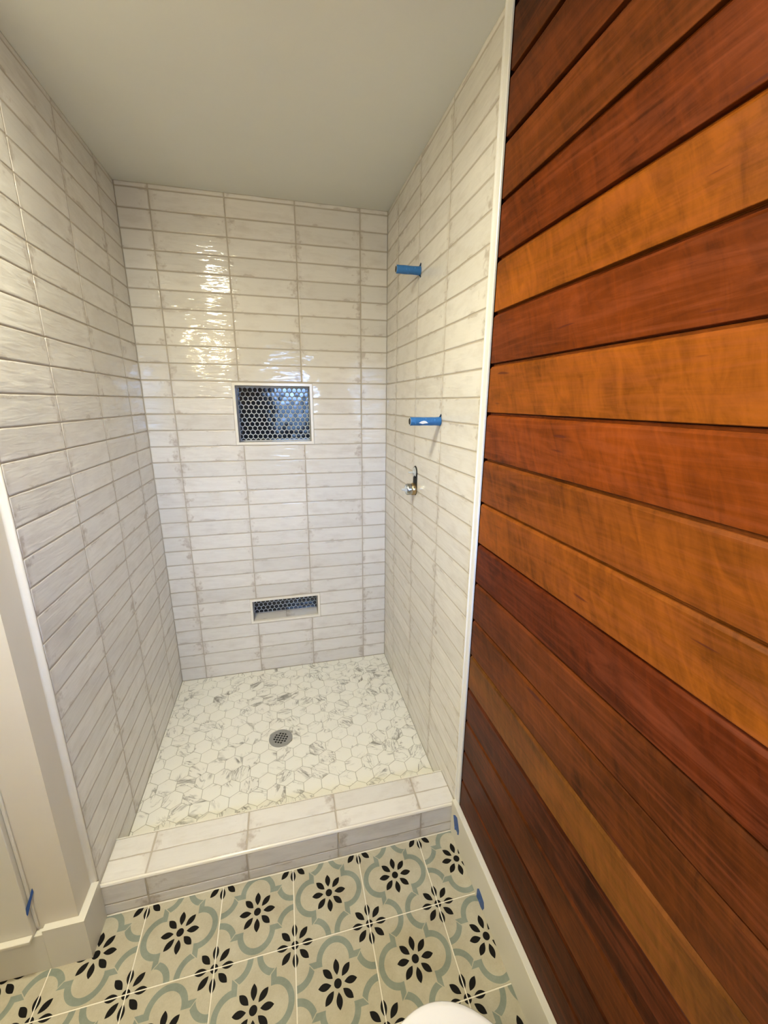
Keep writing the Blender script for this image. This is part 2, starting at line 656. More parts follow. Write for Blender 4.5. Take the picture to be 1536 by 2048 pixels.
def back_tile(s0, s1, z0, z1, u0, u1, v0=0.0, v1=1.0):
    for (nx0, nx1, nz0, nz1) in (N_UP, N_LO):
        if z0 < nz1 - 0.01 and z1 > nz0 + 0.01:
            if s0 >= nx0 - 0.002 and s1 <= nx1 + 0.002:
                return
            if s0 < nx0 < s1:
                u1 = u0 + (u1 - u0) * (nx0 - s0) / (s1 - s0)
                s1 = nx0
            elif s0 < nx1 < s1:
                u0 = u0 + (u1 - u0) * (nx1 - s0) / (s1 - s0)
                s0 = nx1
    tile_rect(wall_back, P_back, ROT_BACK, s0, s1, z0, z1, u0, u1, v0, v1)


for (s0, s1, u0, u1) in cols_b:
    for r_ in range(31):
        back_tile(s0, s1, TOP - (r_ + 1) * TH, TOP - r_ * TH, u0, u1)
    back_tile(s0, s1, TOP, CEIL, u0, u1, 0.0, 0.25)

# ------------------------------------------------------------------ setting: side walls of the shower
wall_left = structure(MB().box(-0.16, -GD, -YT, 0.0, -0.10, CEIL + 0.04).build('wall_left', GROUT))
P_left = lambda s, z: (0.0, s, z)
cols_l = [(-YL, 0.0, 0.0, YL / TW)] + [(-YL - (k + 1) * TW, -YL - k * TW, 0.0, 1.0) for k in range(3)]
for (s0, s1, u0, u1) in cols_l:
    for r_ in range(31):
        tile_rect(wall_left, P_left, ROT_LEFT, s0, s1, TOP - (r_ + 1) * TH, TOP - r_ * TH, u0, u1)
    tile_rect(wall_left, P_left, ROT_LEFT, s0, s1, TOP, CEIL, u0, u1, 0.0, 0.25)

wall_right = structure(MB().box(XW + GD, XW + 0.16, -YT, 0.0, -0.10, CEIL + 0.04).build('wall_right', GROUT))
P_right = lambda s, z: (XW, -s, z)
cols_r = [(0.0, YR, 1 - YR / TW, 1.0)] + [(YR + k * TW, YR + (k + 1) * TW, 0.0, 1.0) for k in range(3)]
for (s0, s1, u0, u1) in cols_r:
    for r_ in range(31):
        tile_rect(wall_right, P_right, ROT_RIGHT, s0, s1, TOP - (r_ + 1) * TH, TOP - r_ * TH, u0, u1)
    tile_rect(wall_right, P_right, ROT_RIGHT, s0, s1, TOP, CEIL, u0, u1, 0.0, 0.25)

# ------------------------------------------------------------------ setting: ceiling, outer walls
structure(MB().box(FARL - 0.1, XW + 0.16, REAR - 0.46, 0.16, CEIL, CEIL + 0.06).build('ceiling', PAINT_CEIL))
JX, JY = -0.0145, -1.195
BBT = 0.117
structure(MB().box(-0.16, JX, JY, -YT, FZ - 0.05, CEIL).box(FARL, -0.16, JY, JY + 0.12, FZ - 0.05, CEIL)
          .build('wall_front', PAINT_WALL))
structure(MB().box(FARL - 0.1, FARL, REAR, JY + 0.12, FZ - 0.05, CEIL).build('wall_far', PAINT_WALL))
mb = MB()
wx, wz = [FARL - 0.1, WIN['x0'], WIN['x1'], XW + 0.16], [FZ - 0.05, WIN['z0'], WIN['z1'], CEIL]
for i in range(3):
    for j in range(3):
        if not (i == 1 and j == 1):
            mb.box(wx[i], wx[i + 1], REAR - 0.46, REAR, wz[j], wz[j + 1])  # unseen wall made extra deep so its reveal narrows the window light
structure(mb.build('wall_rear', PAINT_DARK))
win = structure(put('window_1', None))
mb = MB()
f_ = 0.035
mb.box(WIN['x0'], WIN['x0'] + f_, REAR - 0.43, REAR - 0.39, WIN['z0'], WIN['z1'])
mb.box(WIN['x1'] - f_, WIN['x1'], REAR - 0.43, REAR - 0.39, WIN['z0'], WIN['z1'])
mb.box(WIN['x0'] + f_, WIN['x1'] - f_, REAR - 0.43, REAR - 0.39, WIN['z0'], WIN['z0'] + f_)
mb.box(WIN['x0'] + f_, WIN['x1'] - f_, REAR - 0.43, REAR - 0.39, WIN['z1'] - f_, WIN['z1'])
zm = (WIN['z0'] + WIN['z1']) / 2
mb.box(WIN['x0'] + f_, WIN['x1'] - f_, REAR - 0.425, REAR - 0.395, zm - 0.018, zm + 0.018)
mb.build('window_frame', PAINT_TRIM, win)

# ------------------------------------------------------------------ shower floor of hexagon tiles
CY0, CY1, CZ = 0.9642, 1.1089, 0.0930
DR = (0.537, -0.544)
shower_floor = structure(MB().box(-0.05, XW + 0.05, -CY0 - 0.02, 0.05, -0.06, -0.0010).build('floor_shower', GROUT_HEX))
HW = 0.0727
rowp = HW * math.sqrt(3) / 2
circ = [(DR[0] + 0.056 * math.cos(k * PI / 12), DR[1] + 0.056 * math.sin(k * PI / 12)) for k in range(24)]
_hexfull = None
for j in range(-3, 15):
    cy = -0.827 + j * rowp
    for i in range(-14, 7):
        cx = 0.883 + i * HW + (HW / 2 if j % 2 else 0)
        P = clip_poly(hex_poly(cx, cy, HW - 0.0022), 0.002, XW - 0.002, -CY0 - 0.004, -0.002)
        if len(P) < 3 or abs(poly_area(P)) < 6e-5:
            continue
        if poly_area(P) < 0:
            P = P[::-1]
        if all(math.hypot(x - DR[0], y - DR[1]) < 0.056 for x, y in P):
            continue
        # cut the ring of tiles round the drain
        if any(math.hypot(x - DR[0], y - DR[1]) < 0.057 for x, y in P):
            dense = []
            for q in range(len(P)):
                A, B = P[q], P[(q + 1) % len(P)]
                for t in range(6):
                    dense.append((A[0] + (B[0] - A[0]) * t / 6, A[1] + (B[1] - A[1]) * t / 6))
            P = []
            for (x, y) in dense:
                d = math.hypot(x - DR[0], y - DR[1])
                if d < 0.057:
                    x, y = DR[0] + (x - DR[0]) * 0.057 / max(d, 1e-6), DR[1] + (y - DR[1]) * 0.057 / max(d, 1e-6)
                P.append((x, y))
            if abs(poly_area(P)) < 1e-4:
                continue
            (mx_, my_), vs, fs = slab_poly(P, 0.0020, 0.0004)
            put('hexagon_tile', mesh('hexagon_tile', vs, fs, CALA), shower_floor, (mx_, my_, 0))
        elif len(P) == 6 and abs(abs(poly_area(P)) - (HW - 0.0022) ** 2 * math.sqrt(3) / 2) < 1e-7:
            if _hexfull is None:
                _, vs, fs = slab_poly(P, 0.0020, 0.0008)
                _hexfull = mesh('hexagon_tile', vs, fs, CALA)
            put('hexagon_tile', _hexfull, shower_floor, (cx, cy, 0))
        else:
            (mx_, my_), vs, fs = slab_poly(P, 0.0020, 0.0006)
            put('hexagon_tile', mesh('hexagon_tile', vs, fs, CALA), shower_floor, (mx_, my_, 0))

# ------------------------------------------------------------------ patterned main floor
floor = structure(MB().box(FARL - 0.05, XW + 0.1, REAR - 0.05, -CY1 + 0.03, FZ - 0.06, FZ - 0.0012).build('floor', GROUT_PALE))
FT, FX, FY = 0.22519, 0.12463, -1.32110
TYPE_B = {(-2, 0), (-1, 0), (1, 0), (0, 1), (2, 1), (4, 0), (4, 1), (-2, 1), (1, 2), (3, 2), (-1, 2)}
_fc = {}
for j in range(0, 6):
    for i in range(-7, 5):
        x0, x1 = FX + i * FT, FX + (i + 1) * FT
        y1 = FY - (j - 1) * FT
        y0 = y1 - FT
        ca = (max(x0, FARL + 0.002), min(x1, 1.158), max(y0, REAR + 0.002), min(y1, -CY1 - 0.001))
        g = 0.0017
        bx0, bx1 = ca[0] + g, ca[1] - g
        by0, by1 = ca[2] + g, (ca[3] - g if j else ca[3] - 0.0025)
        if bx1 - bx0 < 0.01 or by1 - by0 < 0.01:
            continue
        kind = 'B' if ((i, j) in TYPE_B if j < 3 else (i + j) % 2) else 'A'
        if x1 < JX and y0 > JY:
            continue
        key = (kind,) + tuple(round(t, 4) for t in (bx0 - x0, bx1 - x0, by0 - y0, by1 - y0))
        if key not in _fc:
            P = [(bx0, by0), (bx1, by0), (bx1, by1), (bx0, by1)]
            (mx_, my_), vs, fs = slab_poly(P, 0.0024, 0.0007)
            uv = []
            for v_ in vs:
                u_, w_ = (v_[0] + mx_ - x0) / FT, (v_[1] + my_ - y0) / FT
                uv.append((u_, w_) if kind == 'A' else (w_, 1 - u_))
            _fc[key] = mesh('floor_tile', vs, fs, PATTERN, uv)
        put('floor_tile', _fc[key], floor, ((bx0 + bx1) / 2, (by0 + by1) / 2, FZ))

# ------------------------------------------------------------------ curb
curb = thing('shower_curb', 'low tiled curb with two rows of glazed tile on top, between shower floor and patterned floor',
             'curb', (0.586, -(CY0 + CY1) / 2, FZ))
CO = Vector(curb.location)
CL, CR = 0.0005, XW - 0.0005
MB().box(CL, CR, -CY1 + GD, -CY0 - GD, FZ, CZ - GD).build('core', GROUT, curb, -CO)
X2 = 0.1281
cs = [(CL, X2, 1 - X2 / TW, 1)] + [(X2 + k * TW, X2 + (k + 1) * TW, 0, 1) for k in range(3)] + [(X2 + 3 * TW, CR, 0, (CR - X2 - 3 * TW) / TW)]
ym = -1.0335
for (s0, s1, u0, u1) in cs:
    for (ya, yb, v0, v1) in ((ym, -CY0, 0.08, 1), (-CY1 + 0.006, ym, 0, 0.9)):
        me = tile_mesh(s1 - s0 - GJ, yb - ya - GJ, u0, u1, v0, v1, RND.randrange(5))
        put('tile', me, curb, Vector(((s0 + s1) / 2, (ya + yb) / 2, CZ)) - CO)
    zmid = CZ - 0.008 - 0.0745
    for (za, zb, v0, v1) in ((zmid, CZ - 0.007, 0, 1), (FZ + 0.001, zmid, 0.45, 1)):
        me = tile_mesh(s1 - s0 - GJ, zb - za - GJ, u0, u1, v0, v1, RND.randrange(5))
        put('tile', me, curb, Vector(((s0 + s1) / 2, -CY1, (za + zb) / 2)) - CO, ROT_BACK)
# rounded edge trim along the front arris, thin strip along the inner arris
arc = [(0.0075 * math.cos(t * PI / 12), 0.0075 * math.sin(t * PI / 12)) for t in range(7)]
o = MB().prism([(0, 0)] + arc, (CL, -CY1 + 0.0068, CZ - 0.0068), (CR, -CY1 + 0.0068, CZ - 0.0068), (0, -1, 0), (0, 0, 1)) \
    .build('edge_trim', TRIM_BONE, curb, -CO, smooth=True)
o['label'] = 'bone coloured rounded edge trim'
MB().box(CL, CR, -CY0 - 0.0012, -CY0 + 0.002, 0.0, CZ + 0.0006).build('inner_edge_strip', TRIM_BONE, curb, -CO)

# ------------------------------------------------------------------ niches


def niche(name, label, box, hz_top, loc):
    x0, x1, z0, z1 = box
    t = thing(name, label, 'niche', loc, 'hex-tiled wall niches')
    O = -Vector(loc)
    F, D = 0.0125, 0.095
    za, zb = z0 + 0.0035, z1 - 0.0045
    e = 0.006
    # mitred frame strips
    pr = lambda: MB()

    def strip(p, q, r_, s_, nm):
        vs = [(p[0], -0.0035, p[1]), (q[0], -0.0035, q[1]), (r_[0], -0.0035, r_[1]), (s_[0], -0.0035, s_[1])]
        vs += [(v[0], 0.012, v[2]) for v in vs]
        MB().raw(vs, [(0, 1, 2, 3), (7, 6, 5, 4), (0, 4, 5, 1), (1, 5, 6, 2), (2, 6, 7, 3), (3, 7, 4, 0)]) \
            .build('frame_strip', TRIM_BONE, t, O)
    A, B, C_, D_ = (x0, za), (x1, za), (x1, zb), (x0, zb)
    a_, b_, c_, d_ = (x0 + F, za + F), (x1 - F, za + F), (x1 - F, zb - F), (x0 + F, zb - F)
    strip(A, B, b_, a_, 'frame')
    strip(B, C_, c_, b_, 'frame')
    strip(C_, D_, d_, c_, 'frame')
    strip(D_, A, a_, d_, 'frame')
    ix0, ix1, iz0, iz1 = x0 + F, x1 - F, za + F, zb - F
    k = 0.004
    MB().box(ix0 - k, ix1 + k, D, D + 0.02, iz0 - k, iz1 + k).build('back_panel', GROUT_NICHE, t, O)
    # liners: sides, top, and a shelf of two tile pieces
    MB().box(ix0 - k, ix0, 0.012, D, iz0, iz1).build('side', PAINT_LINER, t, O)
    MB().box(ix1, ix1 + k, 0.012, D, iz0, iz1).build('side', PAINT_LINER, t, O)
    MB().box(ix0 - k, ix1 + k, 0.012, D, iz1, iz1 + k).build('top', PAINT_LINER, t, O)
    MB().box(ix0 - k, ix1 + k, 0.012, D, iz0 - 0.012, iz0 - 0.0012).build('shelf_bed', GROUT, t, O)
    xm = (ix0 + ix1) / 2
    for (p, q, u0, u1) in ((ix0, xm, 0.4, 1), (xm, ix1, 0, 0.6)):
        me = tile_mesh(q - p - 0.002, D - 0.013, u0, u1, 0, 1, RND.randrange(5))
        put('shelf_tile', me, t, Vector(((p + q) / 2, (0.012 + D) / 2, iz0)) + O)
    # hexagons, point upwards, glass faces slightly domed
    hw = 0.0247
    rp = hw * math.sqrt(3) / 2
    full = None
    j = 0
    while True:
        cz = hz_top - j * rp
        if cz < iz0 - hw:
            break
        for i in range(-1, 17):
            cx = ix0 + 0.0145 + i * hw + (hw / 2 if (j + (box is N_LO)) % 2 else 0)
            P = clip_poly(hex_poly(cx, cz, hw - 0.0036), ix0 + 0.002, ix1 - 0.002, iz0 + 0.003, iz1 - 0.002)
            if len(P) < 3 or abs(poly_area(P)) < 3e-5:
                continue
            if poly_area(P) < 0:
                P = P[::-1]
            whole = abs(abs(poly_area(P)) - (hw - 0.0036) ** 2 * math.sqrt(3) / 2) < 1e-7
            (mx_, mz_), vs, fs = slab_poly(P, 0.0022, 0.0012, 0.00005)
            if whole:
                if full is None:
                    full = mesh('hexagon_tile', vs, fs, NAVY)
                me = full
            else:
                me = mesh('hexagon_tile', vs, fs, NAVY)
            rx, rz = RND.gauss(0, 0.007), RND.gauss(0, 0.007)
            put('hexagon_tile', me, t, Vector((mx_, D - 0.0018, mz_)) + O, (PI / 2 + rx, 0, rz))
        j += 1
    return t


PAINT_LINER = m_plain('grey glazed liner', (0.50, 0.48, 0.45), 0.25, var=0.10, scale=30)
niche('shower_niche', 'square wall niche at chest height lined with navy hexagon tile', N_UP, 1.5835, (0.59, 0.0, 1.327))
niche('shower_niche', 'low slot-shaped wall niche near the shower floor with navy hexagon back', N_LO, 0.4400, (0.59, 0.0, 0.3245))

# ------------------------------------------------------------------ corner and end trims
# left: quarter-round end trim of the tiling
H_ = 0.0005 - JX
prof = [(0, 0), (H_ + 0.0006, 0), (H_ + 0.0006, -0.0012), (H_ - 0.0006, -0.0034), (H_ - 0.0034, -0.0048), (0.0045, -0.0054), (0.0022, -0.0062),
        (0.0008, -0.0085), (0, -0.0130)]
structure(MB().prism([(p[0], p[1]) for p in prof], (JX - 0.0005, -YT - 0.0005, BBT), (JX - 0.0005, -YT - 0.0005, CEIL), (1, 0, 0), (0, 1, 0))
          .build('trim_1', TRIM_BONE, smooth=True))
# right: flat white strip with a rounded inner bead
mb = MB()
bead = [(0.003 + 0.005 * math.cos(t * PI / 6), 0.005 * math.sin(t * PI / 6)) for t in range(-3, 4)]
prof = [(-0.0030, 0.0), (0.0040, 0.0), (0.0062, -0.0022), (0.0062, -0.0058), (0.0030, -0.0078), (0.0030, -0.027), (0.0012, -0.029), (-0.0030, -0.029)]
structure(mb.prism([(-p[0], p[1]) for p in prof], (XW, -YT - 0.0005, BBT), (XW, -YT - 0.0005, CEIL), (1, 0, 0), (0, 1, 0))
          .build('trim_2', TRIM_WHITE))

# ------------------------------------------------------------------ wood paneling
WX = 1.1745
pan = thing('wood_paneling', 'wall of horizontal reddish brown wooden planks with dark grooves, right of the shower', 'paneling',
            (WX, -1.79, BBT))
PO = -Vector(pan.location)
PY0, PY1 = REAR + 0.003, -1.1395
MB().box(WX + 0.0125, WX + 0.10, PY0, -YT - 0.002, FZ - 0.04, CEIL).build('backing', GAP, pan, PO)
tints = [  # top to bottom, linear
    (0.110, 0.032, 0.007), (0.135, 0.036, 0.007), (0.150, 0.043, 0.008), (0.165, 0.038, 0.006), (0.32, 0.105, 0.014),
    (0.165, 0.038, 0.006), (0.310, 0.098, 0.014), (0.250, 0.060, 0.009), (0.255, 0.078, 0.012), (0.290, 0.090, 0.012),
    (0.130, 0.026, 0.006), (0.135, 0.036, 0.008), (0.150, 0.044, 0.009), (0.225, 0.094, 0.024), (0.080, 0.020, 0.006),
    (0.120, 0.036, 0.008), (0.085, 0.023, 0.006), (0.080, 0.023, 0.006)]
PITCH, Z0 = 0.1264, 1.5016
zt = Z0 + 7 * PITCH
edges = [CEIL - 0.001] + [zt - k * PITCH for k in range(18)] + [BBT - 0.012]
ct = 0
for k in range(len(edges) - 1):
    t_, b_ = edges[k], edges[k + 1]
    tint = tints[min(max(k - 1, 0), len(tints) - 1)]
    dk = 0.83 if k < 11 else 0.77
    tint = (tint[0] * dk, tint[1] * dk * 0.84, tint[2] * dk * 0.5)
    # profile: (depth from face, z); bevelled ledge on the top edge, sharp bottom edge over a dark gap
    prof = [(0.0, b_ + 0.0026), (0.0, t_ - 0.0125), (0.0008, t_ - 0.0112), (0.0042, t_ - 0.0066), (0.0052, t_ - 0.0061), (0.0100, t_ - 0.0060),
            (0.0100, t_ - 0.0006), (0.0124, t_ - 0.0006), (0.0124, b_ + 0.0005), (0.0112, b_ + 0.0005), (0.0112, b_ + 0.0018), (0.0007, b_ + 0.0018)]
    zc = (t_ + b_) / 2
    mb = MB().prism([(p[0], p[1] - zc) for p in prof], (0, PY0 + 1.79, 0), (0, PY1 + 1.79, 0), (1, 0, 0), (0, 0, 1))
    o = mb.build('plank', WOOD, pan, Vector((WX, -1.79, zc)) + PO)
    o.color = tint + (1,)

# ------------------------------------------------------------------ baseboards
BX = 1.1555
o = structure(MB().box(BX, WX - 0.0005, REAR + 0.002, -CY1 - 0.001, FZ, BBT, 0.0012).build('baseboard_right', PAINT_TRIM))
bl = structure(put('baseboard_left', None))
MB().prism([(JX + 0.0005, -CY1 - 0.001), (JX + 0.0005, JY - 0.0005), (-0.096, JY - 0.0005), (-0.096, JY - 0.018), (0.006, JY - 0.018),
            (0.006, -CY1 - 0.001)], (0, 0, FZ), (0, 0, BBT), (1, 0, 0), (0, 1, 0)).build('board', PAINT_TRIM, bl)
MB().box(FARL + 0.002, -0.0965, JY - 0.018, JY - 0.0005, FZ, BBT - 0.012, 0.0012).build('board', PAINT_TRIM, bl)
# casing of the neighbouring opening, standing on a ledge
tr = structure(put('trim_3', None))
MB().box(-0.36, -0.1155, JY - 0.019, JY - 0.001, BBT - 0.010, CEIL - 0.001, 0.0015).build('casing_board', PAINT_TRIM, tr)
MB().box(-0.40, -0.1160, JY - 0.036, JY - 0.0195, BBT - 0.011, BBT - 0.0005, 0.0012).build('ledge', PAINT_TRIM, tr)
MB().box(-0.1150, -0.1075, JY - 0.006, JY - 0.0005, BBT + 0.002, CEIL - 0.001, 0.0012).build('bead', PAINT_TRIM, tr)

# ------------------------------------------------------------------ blue tape pieces


def tape(label, pts, nrm, loc):
    """small torn strip: outline in two in-plane axes, slightly curled"""
    o_ = Vector(loc)
    n = Vector(nrm) * 0.0007
    P = [Vector(p) - o_ for p in pts]
    k = len(P)
    vs = P + [p + n for p in P]
    fs = [tuple(range(k)), tuple(range(k, 2 * k))] + [(i, (i + 1) % k, k + (i + 1) % k, k + i) for i in range(k)]
    ob = MB().raw(vs, fs).build('tape_strip', BLUE2, None, loc)
    ob['label'] = label
    ob['category'] = 'tape'
    ob['group'] = 'scraps of blue tape on the trim'
    return ob


bx = BX - 0.0002
tape('torn blue tape scrap on the right baseboard, right beside the tiled curb',
     [(bx, -1.1300, .068), (bx, -1.1440, .083), (bx, -1.1600, .0900), (bx, -1.1720, .072), (bx, -1.1806, .0537), (bx, -1.1800, .036),
      (bx, -1.1696, .0241), (bx, -1.1690, .034), (bx, -1.1570, .030), (bx, -1.1472, .020), (bx, -1.1380, .046)], (-1, 0, 0), (bx, -1.155, 0.05))
tape('torn blue tape scrap low on the right baseboard, touching the patterned floor',
     [(bx, -1.3330, .006), (bx, -1.3320, -.029), (bx, -1.3460, -.027), (bx, -1.3620, -.0295), (bx, -1.3740, -.026), (bx, -1.3815, -.006),
      (bx, -1.3770, .0135), (bx, -1.3600, .018), (bx, -1.3420, .020)], (-1, 0, 0), (bx, -1.356, -0.005))
cx_ = -0.1073
tape('thin dark blue tape strip wrapped over the white casing edge at far left',
     [(-0.1010, -1.1958, 0.256), (-0.1030, -1.1962, 0.253), (cx_ + 0.0005, -1.2015, 0.238), (-0.1145, -1.2145, 0.2140), (-0.1160, -1.2155, 0.196), (-0.1150, -1.2150, 0.188),
      (-0.1130, -1.2140, 0.192), (cx_ + 0.0008, -1.2020, 0.222), (-0.1020, -1.1960, 0.238), (-0.1005, -1.1957, 0.243)], (0.7, -0.7, 0), (-0.111, -1.206, 0.21))

# ------------------------------------------------------------------ floor drain
dr = thing('floor_drain', 'round brushed steel floor drain with a square-holed grate in the marble-look floor', 'drain', (DR[0], DR[1], 0))
MB().lathe([(0.0335, -0.001), (0.0335, 0.0014), (0.050, 0.0016), (0.0535, 0.0008), (0.0535, -0.001)], 40, closed=True) \
    .build('ring', STEEL, dr, smooth=True)
ang = math.radians(-24)
pt, bar = 0.0131, 0.0042
mb = MB()
for k in range(6):
    p_ = (k - 2.5) * pt
    L = math.sqrt(max(0.0345 ** 2 - p_ ** 2, 0.0001))
    mb.box(p_ - bar / 2, p_ + bar / 2, -L, L, 0.0008, 0.0014)
    mb.box(-L, L, p_ - bar / 2, p_ + bar / 2, 0.0008, 0.0013)
for sx in (-1, 1):
    for sy in (-1, 1):
        mb.box(*sorted((sx * 1.5 * pt, sx * 2.02 * pt)), *sorted((sy * 1.5 * pt, sy * 2.02 * pt)), 0.0008, 0.0012)
mb.build('grate', STEEL, dr, (0, 0, 0), (0, 0, ang))
MB().lathe([(0.002, -0.0008), (0.034, -0.0008), (0.034, 0.0006), (0.002, 0.0006)], 28).build('sump_shade', BLACK, dr)  # shallow black disc paints the dark of the drain under the holes

# ------------------------------------------------------------------ pipe stubs wrapped in blue tape


def pipe(label, y, z, L, scuff, fl):
    t = thing('pipe_stub', label, 'pipe', (XW, y, z), 'taped pipe stubs on the right shower wall')
    M = xform((0, 0, 0), '-x')
    r_ = 0.0145
    MB().lathe([(r_ - 0.003, 0.0), (r_ - 0.001, 0.0), (r_ - 0.001, L + 0.001), (r_ - 0.0032, L + 0.001)], 24, M, closed=True) \
        .build('pipe', GREY_PLASTIC, t, smooth=True)
    prof_ = [(r_ - 0.001, 0.001), (r_ + 0.0022, 0.0015), (r_ + 0.0010, 0.006)]
    for q in range(1, 7):
        prof_.append((r_ + RND.uniform(-0.0003, 0.0007), 0.006 + (L - 0.010) * q / 7))
    prof_ += [(r_ + 0.0002, L - 0.001), (r_ - 0.0008, L + 0.0005)]
    MB().lathe(prof_, 26, M).build('tape_wrap', BLUE, t, smooth=True)
    MB().lathe([(0.0, L + 0.0006), (r_ - 0.0035, L + 0.0007), (r_ - 0.0035, L + 0.0012)], 20, M).build('bore_shade', BLACK, t)  # black disc over the closed tip paints the shaded bore
    # loose tape tails where the wrap meets the wall
    for s_ in fl:
        vs = [(-0.0005, -0.004, s_ * 0.012), (-0.006, -0.001, s_ * 0.013), (-0.002, -0.010, s_ * 0.026), (-0.0005, -0.012, s_ * 0.022)]
        vs2 = [(v[0] - 0.0007, v[1], v[2]) for v in vs]
        MB().raw(vs + vs2, [(0, 1, 2, 3), (7, 6, 5, 4), (0, 4, 5, 1), (1, 5, 6, 2), (2, 6, 7, 3), (3, 7, 4, 0)]).build('tape_tail', DARKTAPE, t)
    if scuff:
        vs, fs = [], []
        outl = [(0.050, -0.1), (0.058, 0.30), (0.066, 0.42), (0.076, 0.28), (0.084, -0.05), (0.070, -0.32), (0.060, -0.16)]
        for (d_, th) in outl:
            th -= PI / 2 + 0.15
            rr = r_ + 0.0012
            vs.append((-d_, rr * math.sin(th), -rr * -math.cos(th) if False else rr * math.cos(th + PI / 2 + 0.2)))
        # bare streak facing the room
        vs = []
        for (d_, th) in outl:
            rr = r_ + 0.0013
            vs.append((-d_, -rr * math.cos(th - 0.25), rr * math.sin(th - 0.25)))
        n_ = len(vs)
        vs += [(v[0], v[1] * 0.9, v[2] * 0.9) for v in vs]
        fs = [tuple(range(n_)), tuple(range(n_, 2 * n_))] + [(i, (i + 1) % n_, n_ + (i + 1) % n_, n_ + i) for i in range(n_)]
        o_ = MB().raw(vs, fs).build('scuff_mark', SCUFF, t)
        o_['label'] = 'white scuffed patch'
    return t


DARKTAPE = m_tape('dark blue tape', (0.008, 0.030, 0.075))
pipe('upper blue taped pipe stub sticking out high on the right tiled wall', -0.521, 2.016, 0.096, False, (1, -1))
pipe('lower blue taped pipe stub with a white scuff above the shower valve', -0.793, 1.4635, 0.113, True, (1,))

# ------------------------------------------------------------------ shower valve
VY = -0.527
vl = thing('shower_valve', 'unfinished chrome and brass shower valve without its handle on the right tiled wall', 'valve', (XW, VY, 1.2))
sh = []
for t in range(13):
    th = PI * t / 12
    sh.append((0.027 * math.cos(th), 0.0375 + 0.027 * math.sin(th)))
for t in range(13):
    th = PI + PI * t / 12
    sh.append((0.027 * math.cos(th), -0.0375 + 0.027 * math.sin(th)))
MB().prism(sh, (0.0008, 0, 0), (-0.0012, 0, 0), (0, 1, 0), (0, 0, 1)).build('opening_shade', BLACK, vl)  # black plate on the tile, painted shade in place of a cut hole
M = xform((0, 0, -0.037), '-x')
o = MB().lathe([(0.0255, 0.001), (0.0265, 0.003), (0.0262, 0.016), (0.0240, 0.019)], 28, M).build('brass_collar', BRASS, vl, smooth=True)
o['label'] = 'dull brass collar'
MB().lathe([(0.0245, 0.017), (0.0250, 0.021), (0.0250, 0.036), (0.0225, 0.040), (0.0140, 0.040), (0.0135, 0.038)], 28, M) \
    .build('cartridge', CHROME, vl, smooth=True)
MB().lathe([(0.0134, 0.0385), (0.011, 0.043), (0.0052, 0.046), (0.0050, 0.060), (0.0042, 0.061)], 16, M) \
    .build('stem', GREY_PLASTIC, vl, smooth=True)
mb = MB()
for k in range(4):
    th = k * PI / 2 + 0.5
    Mx = M @ Matrix.Rotation(th, 4, 'Z')
    vs = [Mx @ Vector(v) for v in ((0.003, -0.002, 0.040), (0.020, -0.002, 0.040), (0.020, 0.002, 0.040), (0.003, 0.002, 0.040),
                                   (0.003, -0.002, 0.052), (0.012, -0.0015, 0.044), (0.012, 0.0015, 0.044), (0.003, 0.002, 0.052))]
    mb.raw(vs, [(0, 3, 2, 1), (4, 5, 6, 7), (0, 1, 5, 4), (1, 2, 6, 5), (2, 3, 7, 6), (3, 0, 4, 7)])
mb.build('stem_fin', GREY_PLASTIC, vl)
M2 = xform((0, 0.004, 0.036), '-x')
MB().lathe([(0.0215, 0.0005), (0.0215, 0.004), (0.0190, 0.0065), (0.0085, 0.0070), (0.0065, 0.012), (0.0040, 0.013), (0.0035, 0.030), (0.0028, 0.031)], 24, M2) \
    .build('diverter_stub', GREY_PLASTIC, vl, smooth=True)
MB().lathe([(0.0242, 0.0012), (0.0242, 0.0032), (0.0226, 0.0032), (0.0226, 0.0012)], 24, M2, closed=True).build('diverter_ring', CHROME, vl, smooth=True)
M3 = xform((0, -0.004, 0.019), '-x')
MB().lathe([(0.0065, 0.001), (0.0065, 0.006), (0.005, 0.007)], 14, M3).build('screw_boss', BLACK, vl, smooth=True)

# ------------------------------------------------------------------ toilet (only the front of its lid shows)
TX, TYc, LZ = 0.836, -1.968, 0.400
to = thing('toilet', 'white toilet whose rounded lid front peeks in at the bottom edge', 'toilet', (TX, TYc, FZ))


def ell(ba, aa, back, n=40):
    """outline: half ellipse to +y, squarish rear"""
    P = []
    for t in range(n + 1):
        th = PI * t / n
        P.append((ba * math.cos(th), aa * math.sin(th)))
    P += [(-ba * 0.97, -back * 0.6), (-ba * 0.78, -back), (ba * 0.78, -back), (ba * 0.97, -back * 0.6)]
    return P


def stack(layers):
    vs, fs = [], []
    n = None
    for P, z in layers:
        n = len(P)
        vs += [(x, y, z) for x, y in P]
    for a_ in range(len(layers) - 1):
        for i in range(n):
            j = (i + 1) % n
            fs.append((a_ * n + i, a_ * n + j, (a_ + 1) * n + j, (a_ + 1) * n + i))
    fs.append(tuple(range(n))[::-1])
    fs.append(tuple(range((len(layers) - 1) * n, len(layers) * n)))
    return MB().raw(vs, fs)


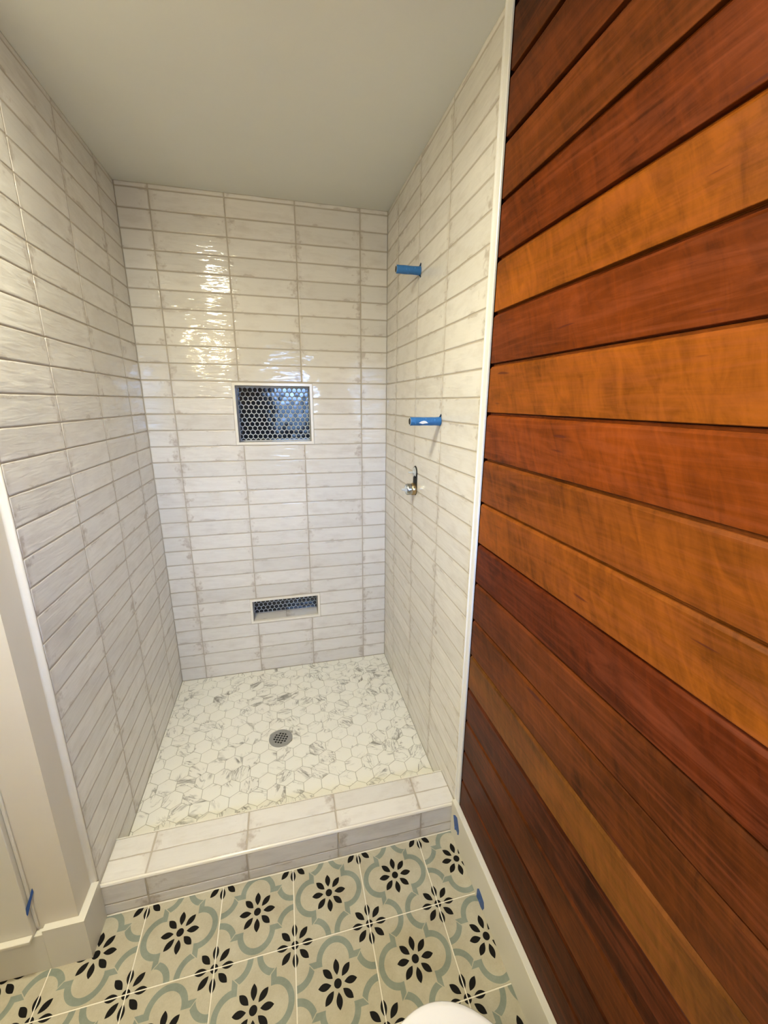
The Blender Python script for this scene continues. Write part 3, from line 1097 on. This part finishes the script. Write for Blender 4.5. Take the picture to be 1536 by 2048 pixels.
lz = LZ - FZ
L_ = lambda k, z, dx=0: ([(x * k, y * k) for x, y in ell(0.180, 0.255, 0.235)], z)
stack([L_(0.975, lz - 0.020), L_(1.0, lz - 0.017), L_(1.0, lz - 0.008), L_(0.985, lz - 0.003), L_(0.955, lz - 0.0008), L_(0.6, lz + 0.001), L_(0.2, lz + 0.002)]) \
    .build('lid', PORCELAIN, to, smooth=True)
stack([L_(0.97, lz - 0.041), L_(0.985, lz - 0.038), L_(0.985, lz - 0.024), L_(0.965, lz - 0.0215)]).build('seat', PORCELAIN, to, smooth=True)
sc = lambda kx, ky, z, oy=0: ([(x * kx, y * ky + oy) for x, y in ell(0.180, 0.255, 0.235)], z)
stack([sc(0.62, 0.70, 0.0, -0.03), sc(0.60, 0.68, 0.03, -0.03), sc(0.58, 0.62, 0.14, -0.02), sc(0.76, 0.80, 0.25), sc(0.94, 0.93, 0.34), sc(0.965, 0.96, lz - 0.052),
       sc(0.95, 0.95, lz - 0.042)]).build('bowl', PORCELAIN, to, smooth=True)
MB().box(-0.19, 0.19, REAR + 0.012 - TYc, -0.245, lz - 0.01, lz + 0.33, 0.012).build('tank', PORCELAIN, to)
MB().box(-0.20, 0.20, REAR + 0.006 - TYc, -0.238, lz + 0.331, lz + 0.36, 0.008).build('tank_lid', PORCELAIN, to)
MB().box(-0.12, 0.12, REAR + 0.012 - TYc, -0.20, 0.05, lz - 0.055, 0.02).build('trapway', PORCELAIN, to)

# ------------------------------------------------------------------ lamps of the room (behind and above the camera)


def m_emit(name, col, strength):
    m = bpy.data.materials.new(name)
    m.use_nodes = True
    t = m.node_tree
    t.nodes.clear()
    e = t.nodes.new('ShaderNodeEmission')
    e.inputs[0].default_value = tuple(col) + (1,)
    e.inputs[1].default_value = strength
    o_ = t.nodes.new('ShaderNodeOutputMaterial')
    t.links.new(e.outputs[0], o_.inputs[0])
    return m


cl = thing('ceiling_light', 'round white recessed light in the ceiling just outside the shower', 'lamp', (DOWNLIGHT[0], DOWNLIGHT[1], CEIL))
MB().lathe([(0.072, 0.0), (0.092, 0.0), (0.090, -0.005), (0.074, -0.008)], 32, closed=True).build('bezel', FOAM, cl, smooth=True)
lamp = area('diffuser', (0, 0, -0.004), (0, 0, 0), 0.14, 0.14, DOWN_POWER, DOWN_COL, 'DISK', 172)
lamp.parent = cl

vb = thing('vanity_light', 'three-globe vanity light bar on the wall behind the camera', 'lamp', (-0.12, REAR, 2.02))
MB().box(-0.30, 0.30, 0.001, 0.025, -0.05, 0.05, 0.006).build('back_plate', CHROME, vb)
BULB = m_emit('warm glowing globe', BULB_COL, BULB_STRENGTH)
for k in (-1, 0, 1):
    MB().lathe([(0.012, 0.02), (0.028, 0.03), (0.028, 0.055)], 20, xform((k * 0.2, 0, 0), 'y') @ Matrix.Scale(1, 4)).build('socket', CHROME, vb, smooth=True)
    gp = [(0.052 * math.sin(t * PI / 14), 0.102 - 0.052 * math.cos(t * PI / 14)) for t in range(1, 14)]
    MB().lathe(gp, 24, xform((k * 0.2, 0, 0), 'y')).build('globe', BULB, vb, smooth=True)
